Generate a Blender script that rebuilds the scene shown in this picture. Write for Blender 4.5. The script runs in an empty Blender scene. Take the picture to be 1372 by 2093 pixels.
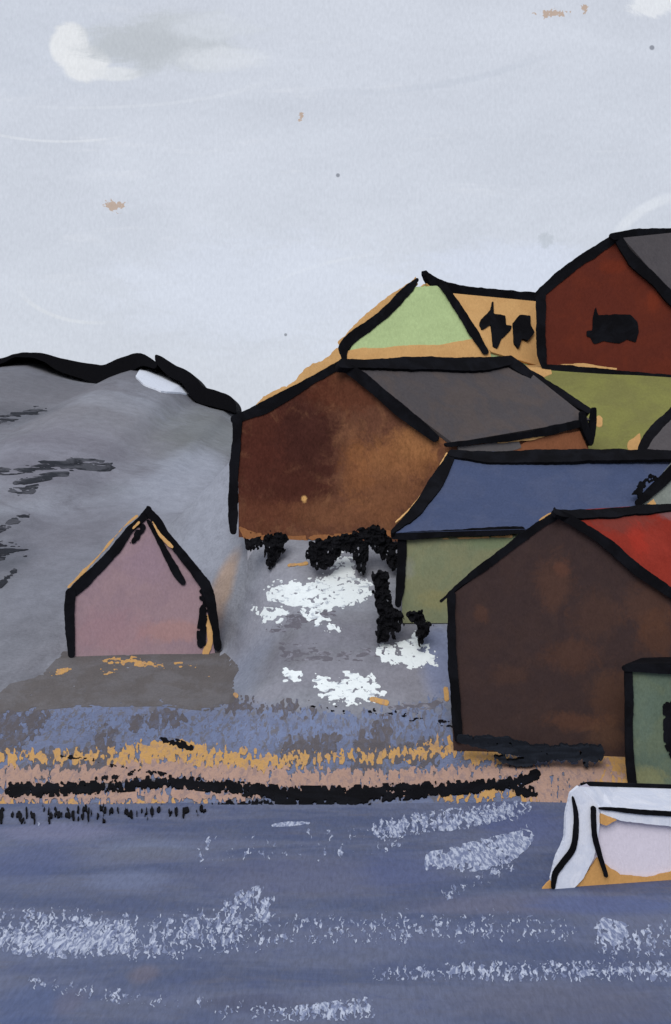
import bpy, math, random
import numpy as np
from mathutils import Vector
from mathutils.bvhtree import BVHTree

random.seed(4)
S = bpy.context.scene
COL = S.collection
F, CX, CY, ZC = 3000.0, 686.0, 1000.0, 10.0        # focal length and principal point in photo pixels, eye height
CAM = np.array([0.0, 0.0, ZC])
K = 0.86                                            # light falling on a wall: base colour = seen colour / K

# ------------------------------------------------------------------ projection helpers
def at(px, py, Y):
    return np.array([(px - CX) * Y / F, Y, ZC - (py - CY) * Y / F])

def rays(p):
    p = np.asarray(p, float)
    return np.stack([(p[:, 0] - CX) / F, np.ones(len(p)), -(p[:, 1] - CY) / F], 1)

class Plane:
    def __init__(s, P, n):
        n = np.asarray(n, float); n = n / np.linalg.norm(n)
        if np.dot(n, CAM - P) < 0: n = -n
        s.P, s.n = np.asarray(P, float), n
    def hit(s, p, off=0.0):
        d = rays(p)
        t = ((s.P + s.n * off - CAM) @ s.n) / (d @ s.n)
        return CAM + d * t[:, None]
    def one(s, px, py, off=0.0):
        return s.hit([(px, py)], off)[0]

def facing(px, Y, phi):                             # upright plane through a column, turned by phi degrees
    a = math.radians(phi)
    return Plane(at(px, CY, Y), (-math.sin(a), -math.cos(a), 0))

def upright(A, B):                                  # upright plane holding two points
    d = B - A
    return Plane(A, (d[1], -d[0], 0))

def plane3(A, B, C):
    return Plane(A, np.cross(B - A, C - A))

# ------------------------------------------------------------------ 2-D shapes: signed fields (positive inside)
def hsh(ix, iy, seed):
    n = (ix.astype(np.int64) * 374761393 + iy.astype(np.int64) * 668265263 + seed * 974711) & 0x7fffffff
    n = ((n ^ (n >> 13)) * 1274126177) & 0x7fffffff
    return ((n ^ (n >> 16)) & 0xffff) / 65535.0

def vnoise(x, y, seed):
    ix, iy = np.floor(x), np.floor(y)
    fx, fy = x - ix, y - iy
    fx, fy = fx * fx * (3 - 2 * fx), fy * fy * (3 - 2 * fy)
    a, b = hsh(ix, iy, seed), hsh(ix + 1, iy, seed)
    c, d = hsh(ix, iy + 1, seed), hsh(ix + 1, iy + 1, seed)
    return (a * (1 - fx) + b * fx) * (1 - fy) + (c * (1 - fx) + d * fx) * fy

def fbm(x, y, sx, sy, seed, octv=3):
    o, w, t = 0, 1.0, 0
    for k in range(octv):
        o = o + w * vnoise(x / sx * 2 ** k + 17.3 * k, y / sy * 2 ** k + 5.1 * k, seed + k)
        t += w; w *= 0.55
    return o / t                                    # 0..1

def catmull(pts, n=6):
    P = [tuple(p) if len(p) > 2 else (p[0], p[1], 8) for p in pts]
    if len(P) < 3: return P
    Q = [P[0]] + P + [P[-1]]
    out = []
    for i in range(1, len(Q) - 2):
        p0, p1, p2, p3 = (np.array(q, float) for q in Q[i - 1:i + 3])
        for k in range(n):
            t = k / n
            out.append(tuple(0.5 * (2 * p1 + (p2 - p0) * t + (2 * p0 - 5 * p1 + 4 * p2 - p3) * t * t + (3 * p1 - p0 - 3 * p2 + p3) * t ** 3)))
    out.append(P[-1])
    return out

def f_stroke(pts, smooth=True):
    P = catmull(pts) if smooth else pts
    def f(x, y):
        best = np.full(x.shape, 1e9)
        for (x0, y0, r0), (x1, y1, r1) in zip(P[:-1], P[1:]):
            dx, dy = x1 - x0, y1 - y0
            t = np.clip(((x - x0) * dx + (y - y0) * dy) / (dx * dx + dy * dy + 1e-9), 0, 1)
            best = np.minimum(best, np.hypot(x - x0 - t * dx, y - y0 - t * dy) - (r0 + (r1 - r0) * t))
        return -best
    m = max(p[2] for p in P) + 6
    f.box = (min(p[0] for p in P) - m, min(p[1] for p in P) - m, max(p[0] for p in P) + m, max(p[1] for p in P) + m)
    return f

def f_poly(pts):
    P = [np.array(p[:2], float) for p in pts]
    def f(x, y):
        d = np.full(x.shape, 1e9); inside = np.zeros(x.shape, bool)
        for i in range(len(P)):
            a, b = P[i], P[(i + 1) % len(P)]
            e = b - a
            t = np.clip(((x - a[0]) * e[0] + (y - a[1]) * e[1]) / (e @ e + 1e-9), 0, 1)
            d = np.minimum(d, np.hypot(x - a[0] - t * e[0], y - a[1] - t * e[1]))
            c = (a[1] > y) != (b[1] > y)
            with np.errstate(divide='ignore', invalid='ignore'):
                xi = a[0] + (y - a[1]) * e[0] / (e[1] if e[1] else 1e-9)
            inside ^= c & (x < xi)
        return np.where(inside, d, -d)
    xs = [p[0] for p in P]; ys = [p[1] for p in P]
    f.box = (min(xs) - 10, min(ys) - 10, max(xs) + 10, max(ys) + 10)
    return f

def union(*fs):
    def f(x, y):
        o = fs[0](x, y)
        for g in fs[1:]: o = np.maximum(o, g(x, y))
        return o
    b = [g.box for g in fs]
    f.box = (min(q[0] for q in b), min(q[1] for q in b), max(q[2] for q in b), max(q[3] for q in b))
    return f

def minus(a, b):
    def f(x, y): return np.minimum(a(x, y), -b(x, y))
    f.box = a.box
    return f

def inter(a, b):
    def f(x, y): return np.minimum(a(x, y), b(x, y))
    f.box = a.box
    return f

def rough(a, amp=3, s=14, seed=1, octv=3, sy=None):       # an edge that wanders
    def f(x, y): return a(x, y) + (fbm(x, y, s, sy or s, seed, octv) - 0.5) * 2 * amp
    f.box = tuple(np.array(a.box) + np.array([-amp, -amp, amp, amp]))
    return f

def broken(a, cover=0.6, sx=9, sy=13, seed=1, soft=14, edge=10, octv=3):
    """a dry, broken patch: ragged holes, more of them near the rim"""
    def f(x, y):
        d = a(x, y)
        n = fbm(x, y, sx, sy, seed, octv)
        return np.minimum((n - (1 - cover) - np.clip((soft - d) / soft, 0, 3) * 0.16) * 30, d + edge)
    f.box = tuple(np.array(a.box) + np.array([-edge, -edge, edge, edge]))
    return f

# ------------------------------------------------------------------ meshes
def link(name, verts, faces, mat, parent=None, smooth=False):
    me = bpy.data.meshes.new(name)
    V = np.asarray(verts, float)
    if parent is not None: V = V - np.array(root_of(parent)['base_'])
    me.from_pydata([tuple(v) for v in V], [], [tuple(f) for f in faces])
    if mat: me.materials.append(mat)
    if smooth: me.polygons.foreach_set('use_smooth', [True] * len(me.polygons))
    me.update()
    o = bpy.data.objects.new(name, me)
    COL.objects.link(o)
    if parent is not None: o.parent = parent
    return o

BASES = {}
class _R(dict): pass
def root_of(o):
    while o.parent is not None: o = o.parent
    return {'base_': BASES.get(o.name, (0, 0, 0))}

def thing(name, label, cat, base, group=None):
    o = bpy.data.objects.new(name, None)
    o.empty_display_size = 0.5
    COL.objects.link(o)
    o.location = tuple(float(v) for v in base)
    BASES[o.name] = tuple(float(v) for v in base)
    o['label'] = label; o['category'] = cat
    if group: o['group'] = group
    return o

def tag(o, label=None, cat=None, group=None, kind=None):
    if label: o['label'] = label
    if cat: o['category'] = cat
    if group: o['group'] = group
    if kind: o['kind'] = kind
    return o

def cells(field, step):
    """marching squares: points (pixels) and polygons of the inside of a field"""
    x0, y0, x1, y1 = field.box
    xs = np.arange(x0, x1 + step, step); ys = np.arange(y0, y1 + step, step)
    X, Y = np.meshgrid(xs, ys)
    v = field(X, Y)
    v[0, :] = v[-1, :] = -1; v[:, 0] = v[:, -1] = -1
    v = np.where(np.abs(v) < 1e-6, 1e-6, v)
    ins = v > 0
    pts, idx, polys = [], {}, []
    def corner(i, j):
        k = ('c', i, j)
        if k not in idx:
            idx[k] = len(pts); pts.append((xs[j], ys[i]))
        return idx[k]
    def cut(i, j, i2, j2):
        k = (i, j, i2, j2) if (i, j) < (i2, j2) else (i2, j2, i, j)
        if k not in idx:
            a, b = v[i, j], v[i2, j2]
            t = min(max(a / (a - b), 0.04), 0.96)
            idx[k] = len(pts)
            pts.append((xs[j] + (xs[j2] - xs[j]) * t, ys[i] + (ys[i2] - ys[i]) * t))
        return idx[k]
    n = ins[:-1, :-1].astype(int) + ins[:-1, 1:] + ins[1:, :-1] + ins[1:, 1:]
    for i, j in zip(*np.nonzero(n)):
        ring = [(i, j), (i + 1, j), (i + 1, j + 1), (i, j + 1)]
        poly = []
        for k in range(4):
            a, b = ring[k], ring[(k + 1) % 4]
            if ins[a]: poly.append(corner(*a))
            if ins[a] != ins[b]: poly.append(cut(*a, *b))
        if len(poly) > 2: polys.append(poly)
    return np.array(pts) if pts else np.zeros((0, 2)), polys

def slab(front, back, polys):
    n = len(front)
    faces = [list(p) for p in polys] + [[i + n for i in reversed(p)] for p in polys]
    cnt = {}
    for p in polys:
        for a, b in zip(p, p[1:] + p[:1]): cnt[(a, b)] = 1
    for (a, b) in cnt:
        if (b, a) not in cnt: faces.append([b, a, a + n, b + n])
    return np.vstack([front, back]), faces

def board(name, field, plane, mat, parent, off=0.06, thick=0.14, step=2.5):
    """a piece cut to a traced outline, lying on a plane and as thick as given"""
    pts, polys = cells(field, step)
    if not len(pts): return None
    fr = plane.hit(pts, off)
    V, Fc = slab(fr, fr - plane.n * thick, polys)
    return link(name, V, Fc, mat, parent)

def lay(name, field, mat, off=0.05, thick=0.06, step=3.0, parent=None, lump=0.0, seed=5):
    """a patch lying on the ground"""
    pts, polys = cells(field, step)
    if not len(pts): return None
    d = rays(pts)
    hit = np.zeros((len(pts), 3)); ok = np.ones(len(pts), bool)
    for i in range(len(pts)):
        h = TERR.ray_cast(Vector(CAM), Vector(d[i]).normalized(), 600)
        if h[0] is None: ok[i] = False
        else: hit[i] = h[0]
    polys = [p for p in polys if all(ok[k] for k in p)]
    up = off + (lump * fbm(pts[:, 0], pts[:, 1], 25, 18, seed) if lump else 0.0)
    fr = hit.copy(); fr[:, 2] += up
    bk = fr.copy(); bk[:, 2] -= thick
    V, Fc = slab(fr, bk, polys)
    return link(name, V, Fc, mat, parent)

def prism(A, B):
    n = len(A)
    faces = [list(range(n)), list(range(2 * n - 1, n - 1, -1))]
    for i in range(n):
        j = (i + 1) % n
        faces.append([j, i, i + n, j + n])
    return np.vstack([A, B]), faces

def sheet(name, pts, thick, mat, parent, flip=False):
    """a roof slope: a flat piece with its thickness above the given corners"""
    P = np.array(pts)
    n = np.cross(P[1] - P[0], P[2] - P[0]); n /= np.linalg.norm(n)
    if n[2] < 0: n = -n
    V, Fc = prism(P, P + n * thick)
    return link(name, V, Fc, mat, parent)

# ------------------------------------------------------------------ materials
def lin(c):
    c = np.array(c[:3], float) / 255
    return np.where(c <= 0.04045, c / 12.92, ((c + 0.055) / 1.055) ** 2.4)

class NT:
    def __init__(s, tree): s.t = tree
    def n(s, typ, **kw):
        o = s.t.nodes.new(typ)
        for k, v in kw.items():
            if k.startswith('i_'): o.inputs[k[2:]].default_value = v
            else: setattr(o, k, v)
        return o
    def l(s, a, b): s.t.links.new(a, b)
    def math(s, op, a, b=None, c=None, clamp=False):
        o = s.n('ShaderNodeMath', operation=op, use_clamp=clamp)
        for i, v in enumerate((a, b, c)):
            if v is None: continue
            if isinstance(v, (int, float)): o.inputs[i].default_value = v
            else: s.l(v, o.inputs[i])
        return o.outputs[0]
    def vmath(s, op, a, b):
        o = s.n('ShaderNodeVectorMath', operation=op)
        for i, v in enumerate((a, b)):
            if isinstance(v, (tuple, list)): o.inputs[i].default_value = v
            else: s.l(v, o.inputs[i])
        return o
    def mix(s, f, a, b):
        o = s.n('ShaderNodeMix', data_type='RGBA')
        for k, v in ((0, f), (6, a), (7, b)):
            if isinstance(v, (int, float)): o.inputs[k].default_value = v
            elif isinstance(v, (tuple, list, np.ndarray)): o.inputs[k].default_value = (*[float(q) for q in v[:3]], 1)
            else: s.l(v, o.inputs[k])
        return o.outputs[2]
    def noise(s, vec, scale, detail=3, rough=0.55, dist=0.0, stretch=None):
        if stretch: vec = s.vmath('MULTIPLY', vec, stretch).outputs[0]
        o = s.n('ShaderNodeTexNoise', i_Scale=scale, i_Detail=detail, i_Roughness=rough, i_Distortion=dist)
        s.l(vec, o.inputs['Vector'])
        return o.outputs['Fac']
    def ramp(s, v, lo, hi):
        o = s.n('ShaderNodeMapRange', interpolation_type='SMOOTHSTEP')
        o.inputs['From Min'].default_value = lo; o.inputs['From Max'].default_value = hi
        s.l(v, o.inputs['Value'])
        return o.outputs[0]
    def blob(s, vec, c, r, nz=None, soft=0.9, amt=0.6):
        """1 inside an ellipsoid, 0 outside, with an uneven rim"""
        d = s.vmath('SUBTRACT', vec, tuple(float(q) for q in c)).outputs[0]
        d = s.vmath('MULTIPLY', d, tuple(1.0 / float(q) for q in r)).outputs[0]
        o = s.n('ShaderNodeVectorMath', operation='LENGTH'); s.l(d, o.inputs[0])
        v = o.outputs['Value']
        if nz is not None: v = s.math('ADD', v, s.math('MULTIPLY', s.math('SUBTRACT', nz, 0.5), amt * 2))
        m = s.n('ShaderNodeMapRange', interpolation_type='SMOOTHSTEP')
        m.inputs['From Min'].default_value = 1.0 + soft * 0.5; m.inputs['From Max'].default_value = 1.0 - soft * 0.5
        s.l(v, m.inputs['Value'])
        return m.outputs[0]

def paint(name, rgb, Y=60.0, var=0.10, grain=0.10, second=None, second_amt=0.5, second_size=60, blobs=(), base=(0, 0, 0), stretch=(1, 1, 1),
          rough=0.85, bump=0.35, k=None, spec=0.04, thresh=(0.42, 0.62)):
    """weathered, brushed paint: uneven tone, fine grain, stains with a shape of their own.
    Y sets the size of the grain; blobs are (centre, radii, colour, amount)"""
    k = k or K
    m = bpy.data.materials.new(name); m.use_nodes = True
    T = NT(m.node_tree); bs = m.node_tree.nodes['Principled BSDF']
    co = T.n('ShaderNodeTexCoord').outputs['Object']
    px = Y / F                                       # metres per photo pixel there
    col = [float(q) for q in lin(rgb) / k]
    c = tuple(col)
    big = T.noise(co, 1.0 / (second_size * px), 4, 0.6, 0.6, stretch)
    if second is not None:
        c = T.mix(T.math('MULTIPLY', T.ramp(big, *thresh), second_amt), c, lin(second) / k)
    if blobs:
        nz = T.noise(co, 1.0 / (38 * px), 8, 0.78, 0.6)
    for (ctr, rad, bc, amt) in blobs:
        f = T.math('MULTIPLY', T.blob(co, np.array(ctr) - np.array(base), rad, nz, 1.0, 1.5), amt)
        c = T.mix(f, c, lin(bc) / k)
    fine = T.noise(co, 1.0 / (5 * px), 3, 0.65, 0.5, (1.2, 1.0, 0.7))
    mid = T.noise(co, 1.0 / (26 * px), 4, 0.6, 0.4, stretch)
    g = T.math('ADD', T.math('MULTIPLY', T.math('SUBTRACT', fine, 0.5), grain * 4.2), T.math('MULTIPLY', T.math('SUBTRACT', mid, 0.5), var * 3.0))
    hs = T.n('ShaderNodeHueSaturation')
    T.l(T.math('ADD', g, 1.0), hs.inputs['Value'])
    if isinstance(c, tuple): hs.inputs['Color'].default_value = (*c, 1)
    elif isinstance(c, np.ndarray): hs.inputs['Color'].default_value = (*c, 1)
    else: T.l(c, hs.inputs['Color'])
    T.l(hs.outputs[0], bs.inputs['Base Color'])
    bs.inputs['Roughness'].default_value = rough
    bs.inputs['Specular IOR Level'].default_value = spec
    if bump:
        b = T.n('ShaderNodeBump', i_Strength=bump, i_Distance=2.0 * px)
        T.l(T.math('ADD', fine, T.math('MULTIPLY', mid, 0.6)), b.inputs['Height'])
        T.l(b.outputs[0], bs.inputs['Normal'])
    return m

BLK = (13, 13, 16)
M = {}
M['black'] = paint('tarred_black', BLK, 58, var=0.12, grain=0.12, second=(21, 22, 27), second_amt=0.6)
M['black_rock'] = paint('black_rock', (14, 14, 17), 180, var=0.12, grain=0.12)
M['slate_black'] = paint('slate_black', (24, 27, 33), 50, var=0.15, grain=0.15, second=(40, 45, 54), second_amt=0.5, second_size=30, stretch=(0.4, 1, 2))
M['ochre'] = paint('ochre_wood', (191, 151, 100), 60, var=0.06, grain=0.10, second=(180, 139, 90), second_amt=0.5)

def px3(P, Y, rx, ry):
    return (rx * Y / F, 40.0, ry * Y / F)

# ------------------------------------------------------------------ ground
CREST = [(-2500, 900), (-900, 800), (-400, 770), (-100, 752), (0, 738), (40, 728), (85, 728), (122, 744), (171, 758), (216, 766), (253, 746), (286, 736), (316, 742), (351, 758),
         (380, 772), (408, 803), (441, 815), (469, 822), (485, 846), (560, 880), (800, 950), (1400, 990), (4000, 1000)]
YC = 180.0
cx_ = np.array([(p[0] - CX) * YC / F for p in CREST]); cz_ = np.array([ZC - (p[1] + (9 if -300 < p[0] < 480 else 0) - CY) * YC / F for p in CREST])

def smooth(a, b, x):
    t = np.clip((x - a) / (b - a), 0, 1)
    return t * t * (3 - 2 * t)

def height(X, Y):
    n1 = fbm(X + 500, Y + 500, 7, 5, 3); n2 = fbm(X + 500, Y + 500, 22, 16, 9)
    Ys = Y + (n1 - 0.5) * 1.6 * smooth(40, 44, Y) * (1 - smooth(49, 53, Y))
    crest = np.interp(X, cx_, cz_)
    zl = np.interp(Ys, [-400, 0, 40, 46.6, 56, 60, 64, 180, 215, 420, 900], [-6, -5, -1.2, 0, 1.5, 3.1, 4.2, 0, -99, -99, -99])
    t = smooth(60, 185, Y) * 0.35 + np.clip((Y - 64) / 116, 0, 1) * 0.65
    t = np.clip((Y - 64) / 116, 0, 1) ** 0.92
    zh = 4.2 + (crest - 4.2) * t
    zh = np.where(Y > YC, crest - (Y - YC) * 0.32 - 0.0, zh)
    zh = np.maximum(zh, -6)
    zl = np.where(Y > 64, zh, zl)
    zl = zl + (n2 - 0.5) * 1.6 * smooth(70, 95, Y) * (1 - smooth(115, 160, Y)) + (n1 - 0.5) * 0.25 * smooth(50, 58, Y) * (1 - smooth(120, 160, Y))
    zr = np.interp(Ys, [-400, 0, 40, 46.6, 48.5, 51.6, 54.8, 62, 68, 74, 80, 92, 125, 200, 900], [-6, -5, -1.2, 0, 0.3, 1.05, 4.0, 8.0, 11.5, 16.0, 16.7, 14, 2, -5, -6])
    zr = zr + (n1 - 0.5) * 0.2 * smooth(50, 56, Y)
    e0 = np.interp(Y, [46, 58, 60, 61.5, 63, 68, 74, 95, 130, 170, 250], [-6, -5.2, -4.85, -5.2, -6.5, -10, -13, -12, -9, -5, -2])
    e1 = np.interp(Y, [46, 58, 60, 62, 74, 200], [0.5, -0.5, -2.0, -2.8, 1.2, 12])
    w = smooth(0, 1, (X - e0) / (e1 - e0))
    return zl * (1 - w) + zr * w

def grid_mesh(name, xs, ys, zf, mat):
    X, Y = np.meshgrid(xs, ys)
    Z = zf(X, Y)
    V = np.stack([X.ravel(), Y.ravel(), Z.ravel()], 1)
    nx, ny = len(xs), len(ys)
    faces = [(j * nx + i, j * nx + i + 1, (j + 1) * nx + i + 1, (j + 1) * nx + i) for j in range(ny - 1) for i in range(nx - 1)]
    return link(name, V, faces, mat, None, True), V, faces

def terrain_material():
    m = bpy.data.materials.new('hillside'); m.use_nodes = True
    T = NT(m.node_tree); bs = m.node_tree.nodes['Principled BSDF']
    co = T.n('ShaderNodeTexCoord').outputs['Object']
    k = KT
    big = T.noise(co, 0.045, 4, 0.6, 0.8, (1.0, 0.55, 1.6))
    mid = T.noise(co, 0.16, 5, 0.62, 0.7, (0.8, 0.4, 1.8))
    c = T.mix(T.ramp(big, 0.38, 0.62), lin((114, 114, 121)) / k, lin((140, 143, 152)) / k)
    c = T.mix(T.math('MULTIPLY', T.ramp(mid, 0.5, 0.66), 0.5), c, lin((110, 108, 114)) / k)
    c = T.mix(T.math('MULTIPLY', T.ramp(mid, 0.47, 0.34), 0.4), c, lin((150, 154, 164)) / k)
    wash = T.noise(co, 0.14, 8, 0.75, 1.2, (1.0, 0.5, 1.6))
    c = T.mix(T.math('MULTIPLY', T.ramp(wash, 0.50, 0.66), 0.65), c, lin((102, 102, 109)) / k)
    def ground(px, py):
        h = TERR.ray_cast(Vector(CAM), Vector(rays([(px, py)])[0]).normalized(), 600)
        return h[0]
    nz = T.noise(co, 0.22, 6, 0.68, 0.5, (1, 0.5, 1.4))
    for (px, py, rx, ry, rgb, amt) in HILL_BLOBS:
        h = ground(px, py)
        if h is None: continue
        a, b = ground(px, py - ry), ground(px, py + ry)
        ylen = max(abs((a or h).y - h.y), abs((b or h).y - h.y), 0.5)
        f = T.math('MULTIPLY', T.blob(co, h, (rx * h.y / F, ylen, 60), nz, 1.0, 0.7), amt)
        c = T.mix(f, c, lin(rgb) / k)
    # the shore: slate-blue shingle below the grey slope
    sep = T.n('ShaderNodeSeparateXYZ'); T.l(co, sep.inputs[0])
    z = T.math('ADD', sep.outputs['Z'], T.math('MULTIPLY', T.math('SUBTRACT', mid, 0.5), 1.6))
    sh = T.mix(T.ramp(T.noise(co, 3.2, 5, 0.7, 0.5, (1, 0.3, 0.6)), 0.48, 0.6), lin((110, 119, 146)) / k, lin((106, 105, 112)) / k)
    c = T.mix(T.ramp(z, 2.3, 1.5), c, sh)
    fine = T.noise(co, 7.0, 3, 0.6); coarse = T.noise(co, 1.3, 4, 0.6, 0.3, (1, 0.5, 1.4))
    hs = T.n('ShaderNodeHueSaturation')
    T.l(c, hs.inputs['Color'])
    T.l(T.math('ADD', 0.50, T.math('ADD', T.math('MULTIPLY', fine, 0.5), T.math('MULTIPLY', coarse, 0.5))), hs.inputs['Value'])
    T.l(hs.outputs[0], bs.inputs['Base Color'])
    bs.inputs['Roughness'].default_value = 0.9; bs.inputs['Specular IOR Level'].default_value = 0.1
    b = T.n('ShaderNodeBump', i_Strength=0.3, i_Distance=0.15)
    T.l(T.math('ADD', fine, coarse), b.inputs['Height']); T.l(b.outputs[0], bs.inputs['Normal'])
    return m

KT = 1.02
HILL_BLOBS = [  # px, py, rx, ry, colour, amount
    (30, 850, 110, 22, (84, 85, 92), 0.7), (40, 770, 150, 22, (104, 105, 112), 0.7), (110, 965, 130, 22, (96, 97, 104), 0.6), (20, 1075, 60, 30, (98, 99, 106), 0.6), (20, 1140, 60, 34, (84, 88, 96), 0.7), (40, 1190, 60, 26, (104, 106, 112), 0.6),
    (60, 800, 130, 40, (112, 112, 118), 0.6), (230, 860, 150, 50, (134, 134, 140), 0.6), (430, 880, 90, 70, (112, 115, 114), 0.75),
    (400, 960, 60, 45, (158, 163, 175), 0.7), (430, 1040, 70, 60, (156, 160, 172), 0.6), (330, 1010, 70, 40, (150, 154, 166), 0.55),
    (120, 920, 140, 60, (122, 120, 130), 0.6), (150, 1080, 110, 80, (122, 122, 132), 0.5), (60, 1250, 80, 90, (118, 120, 128), 0.6),
    (360, 1020, 50, 100, (150, 153, 164), 0.5), (110, 1180, 90, 60, (132, 134, 144), 0.5),
    (520, 1300, 70, 60, (134, 138, 152), 0.6), (620, 1180, 130, 50, (146, 146, 154), 0.6), (700, 1300, 160, 25, (122, 122, 132), 0.7),
    (700, 1370, 230, 30, (136, 136, 146), 0.6), (850, 1400, 70, 40, (132, 131, 140), 0.7), (900, 1330, 40, 60, (118, 130, 165), 0.6), (480, 1400, 60, 40, (130, 138, 156), 0.5),
    (455, 1200, 28, 40, (190, 150, 105), 0.5),
]

xs = np.unique(np.concatenate([np.linspace(-320, -70, 26), np.arange(-70, -24, 1.4), np.arange(-24, 30, 0.4), np.arange(30, 90, 2.0), np.linspace(90, 320, 24)]))
ys = np.unique(np.concatenate([np.linspace(-60, 38, 15), np.arange(38, 82, 0.4), np.arange(82, 176, 1.6), np.arange(176, 190, 1.0), np.linspace(190, 420, 30), np.linspace(420, 900, 10)]))
ground, GV, GF = grid_mesh('terrain', xs, ys, height, None)
tag(ground, kind='structure')
TERR = BVHTree.FromPolygons([Vector(v) for v in GV], GF)
ground.data.materials.append(terrain_material())

# ------------------------------------------------------------------ water
def water_material():
    m = bpy.data.materials.new('sea_water'); m.use_nodes = True
    T = NT(m.node_tree); bs = m.node_tree.nodes['Principled BSDF']
    co = T.n('ShaderNodeTexCoord').outputs['Object']
    k = KW
    n1 = T.noise(co, 0.22, 4, 0.6, 0.6, (0.6, 1.5, 1)); n2 = T.noise(co, 0.9, 6, 0.7, 0.6, (0.35, 1.3, 1)); n3 = T.noise(co, 9.0, 4, 0.65, 0.4, (1.2, 0.22, 1))
    c = T.mix(T.ramp(n1, 0.40, 0.60), lin((86, 96, 126)) / k, lin((106, 113, 138)) / k)
    n4 = T.noise(co, 1.6, 7, 0.75, 0.4, (0.7, 0.5, 1))
    c = T.mix(T.math('MULTIPLY', T.ramp(n4, 0.48, 0.62), 0.45), c, lin((98, 103, 122)) / k)
    c = T.mix(T.math('MULTIPLY', T.ramp(n4, 0.46, 0.36), 0.4), c, lin((84, 94, 130)) / k)
    c = T.mix(T.math('MULTIPLY', T.ramp(n2, 0.52, 0.7), 0.5), c, lin((105, 106, 121)) / k)
    for (px, py, rx, ry, rgb, amt) in WATER_BLOBS:
        Y = ZC * F / (py - CY); Y1 = ZC * F / (py - ry - CY); Y2 = ZC * F / (py + ry - CY)
        f = T.math('MULTIPLY', T.blob(co, ((px - CX) * Y / F, Y, 0), (rx * Y / F, (Y1 - Y2) / 2, 5), n2, 1.0, 0.7), amt)
        c = T.mix(f, c, lin(rgb) / k)
    hs = T.n('ShaderNodeHueSaturation'); T.l(c, hs.inputs['Color'])
    T.l(T.math('ADD', 0.64, T.math('MULTIPLY', n3, 0.72)), hs.inputs['Value'])
    T.l(hs.outputs[0], bs.inputs['Base Color'])
    bs.inputs['Roughness'].default_value = 0.6; bs.inputs['Specular IOR Level'].default_value = 0.12
    b = T.n('ShaderNodeBump', i_Strength=0.35, i_Distance=0.06)
    T.l(T.math('ADD', n3, n2), b.inputs['Height']); T.l(b.outputs[0], bs.inputs['Normal'])
    return m
KW = 1.09
WATER_BLOBS = [(295, 1990, 26, 18, (118, 112, 124), 0.6), (120, 1700, 120, 18, (128, 130, 158), 0.6), (300, 1735, 90, 18, (120, 130, 156), 0.6), (260, 1800, 80, 22, (116, 126, 156), 0.6),
               (300, 1745, 80, 14, (104, 106, 118), 0.5), (60, 1760, 90, 40, (82, 94, 134), 0.6), (650, 1790, 240, 40, (98, 102, 130), 0.5), (60, 2060, 90, 40, (80, 96, 136), 0.6), (140, 2050, 30, 24, (112, 110, 128), 0.5),
               (1150, 2050, 220, 40, (104, 106, 124), 0.6), (520, 2050, 90, 20, (84, 88, 112), 0.6), (1050, 1850, 200, 18, (112, 110, 130), 0.45), (1250, 1850, 160, 18, (84, 100, 146), 0.6),
               (820, 1780, 80, 40, (86, 98, 140), 0.5), (1060, 1680, 90, 40, (88, 98, 142), 0.5), (200, 1920, 240, 45, (112, 122, 150), 0.5), (850, 1910, 280, 30, (106, 114, 144), 0.4)]

def wave(X, Y):
    a = smooth(60, 30, Y)
    return (fbm(X + 300, Y + 300, 3.2, 1.1, 21) - 0.5) * 0.004 * a + 0.0
wx = np.unique(np.concatenate([np.linspace(-320, -20, 40), np.arange(-20, 22, 0.35), np.linspace(22, 320, 40)]))
wy = np.unique(np.concatenate([np.linspace(-60, 22, 30), np.arange(22, 52, 0.25), np.linspace(52, 60, 6)]))
water, WV, WF = grid_mesh('water', wx, wy, wave, water_material())
tag(water, kind='structure')

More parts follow.
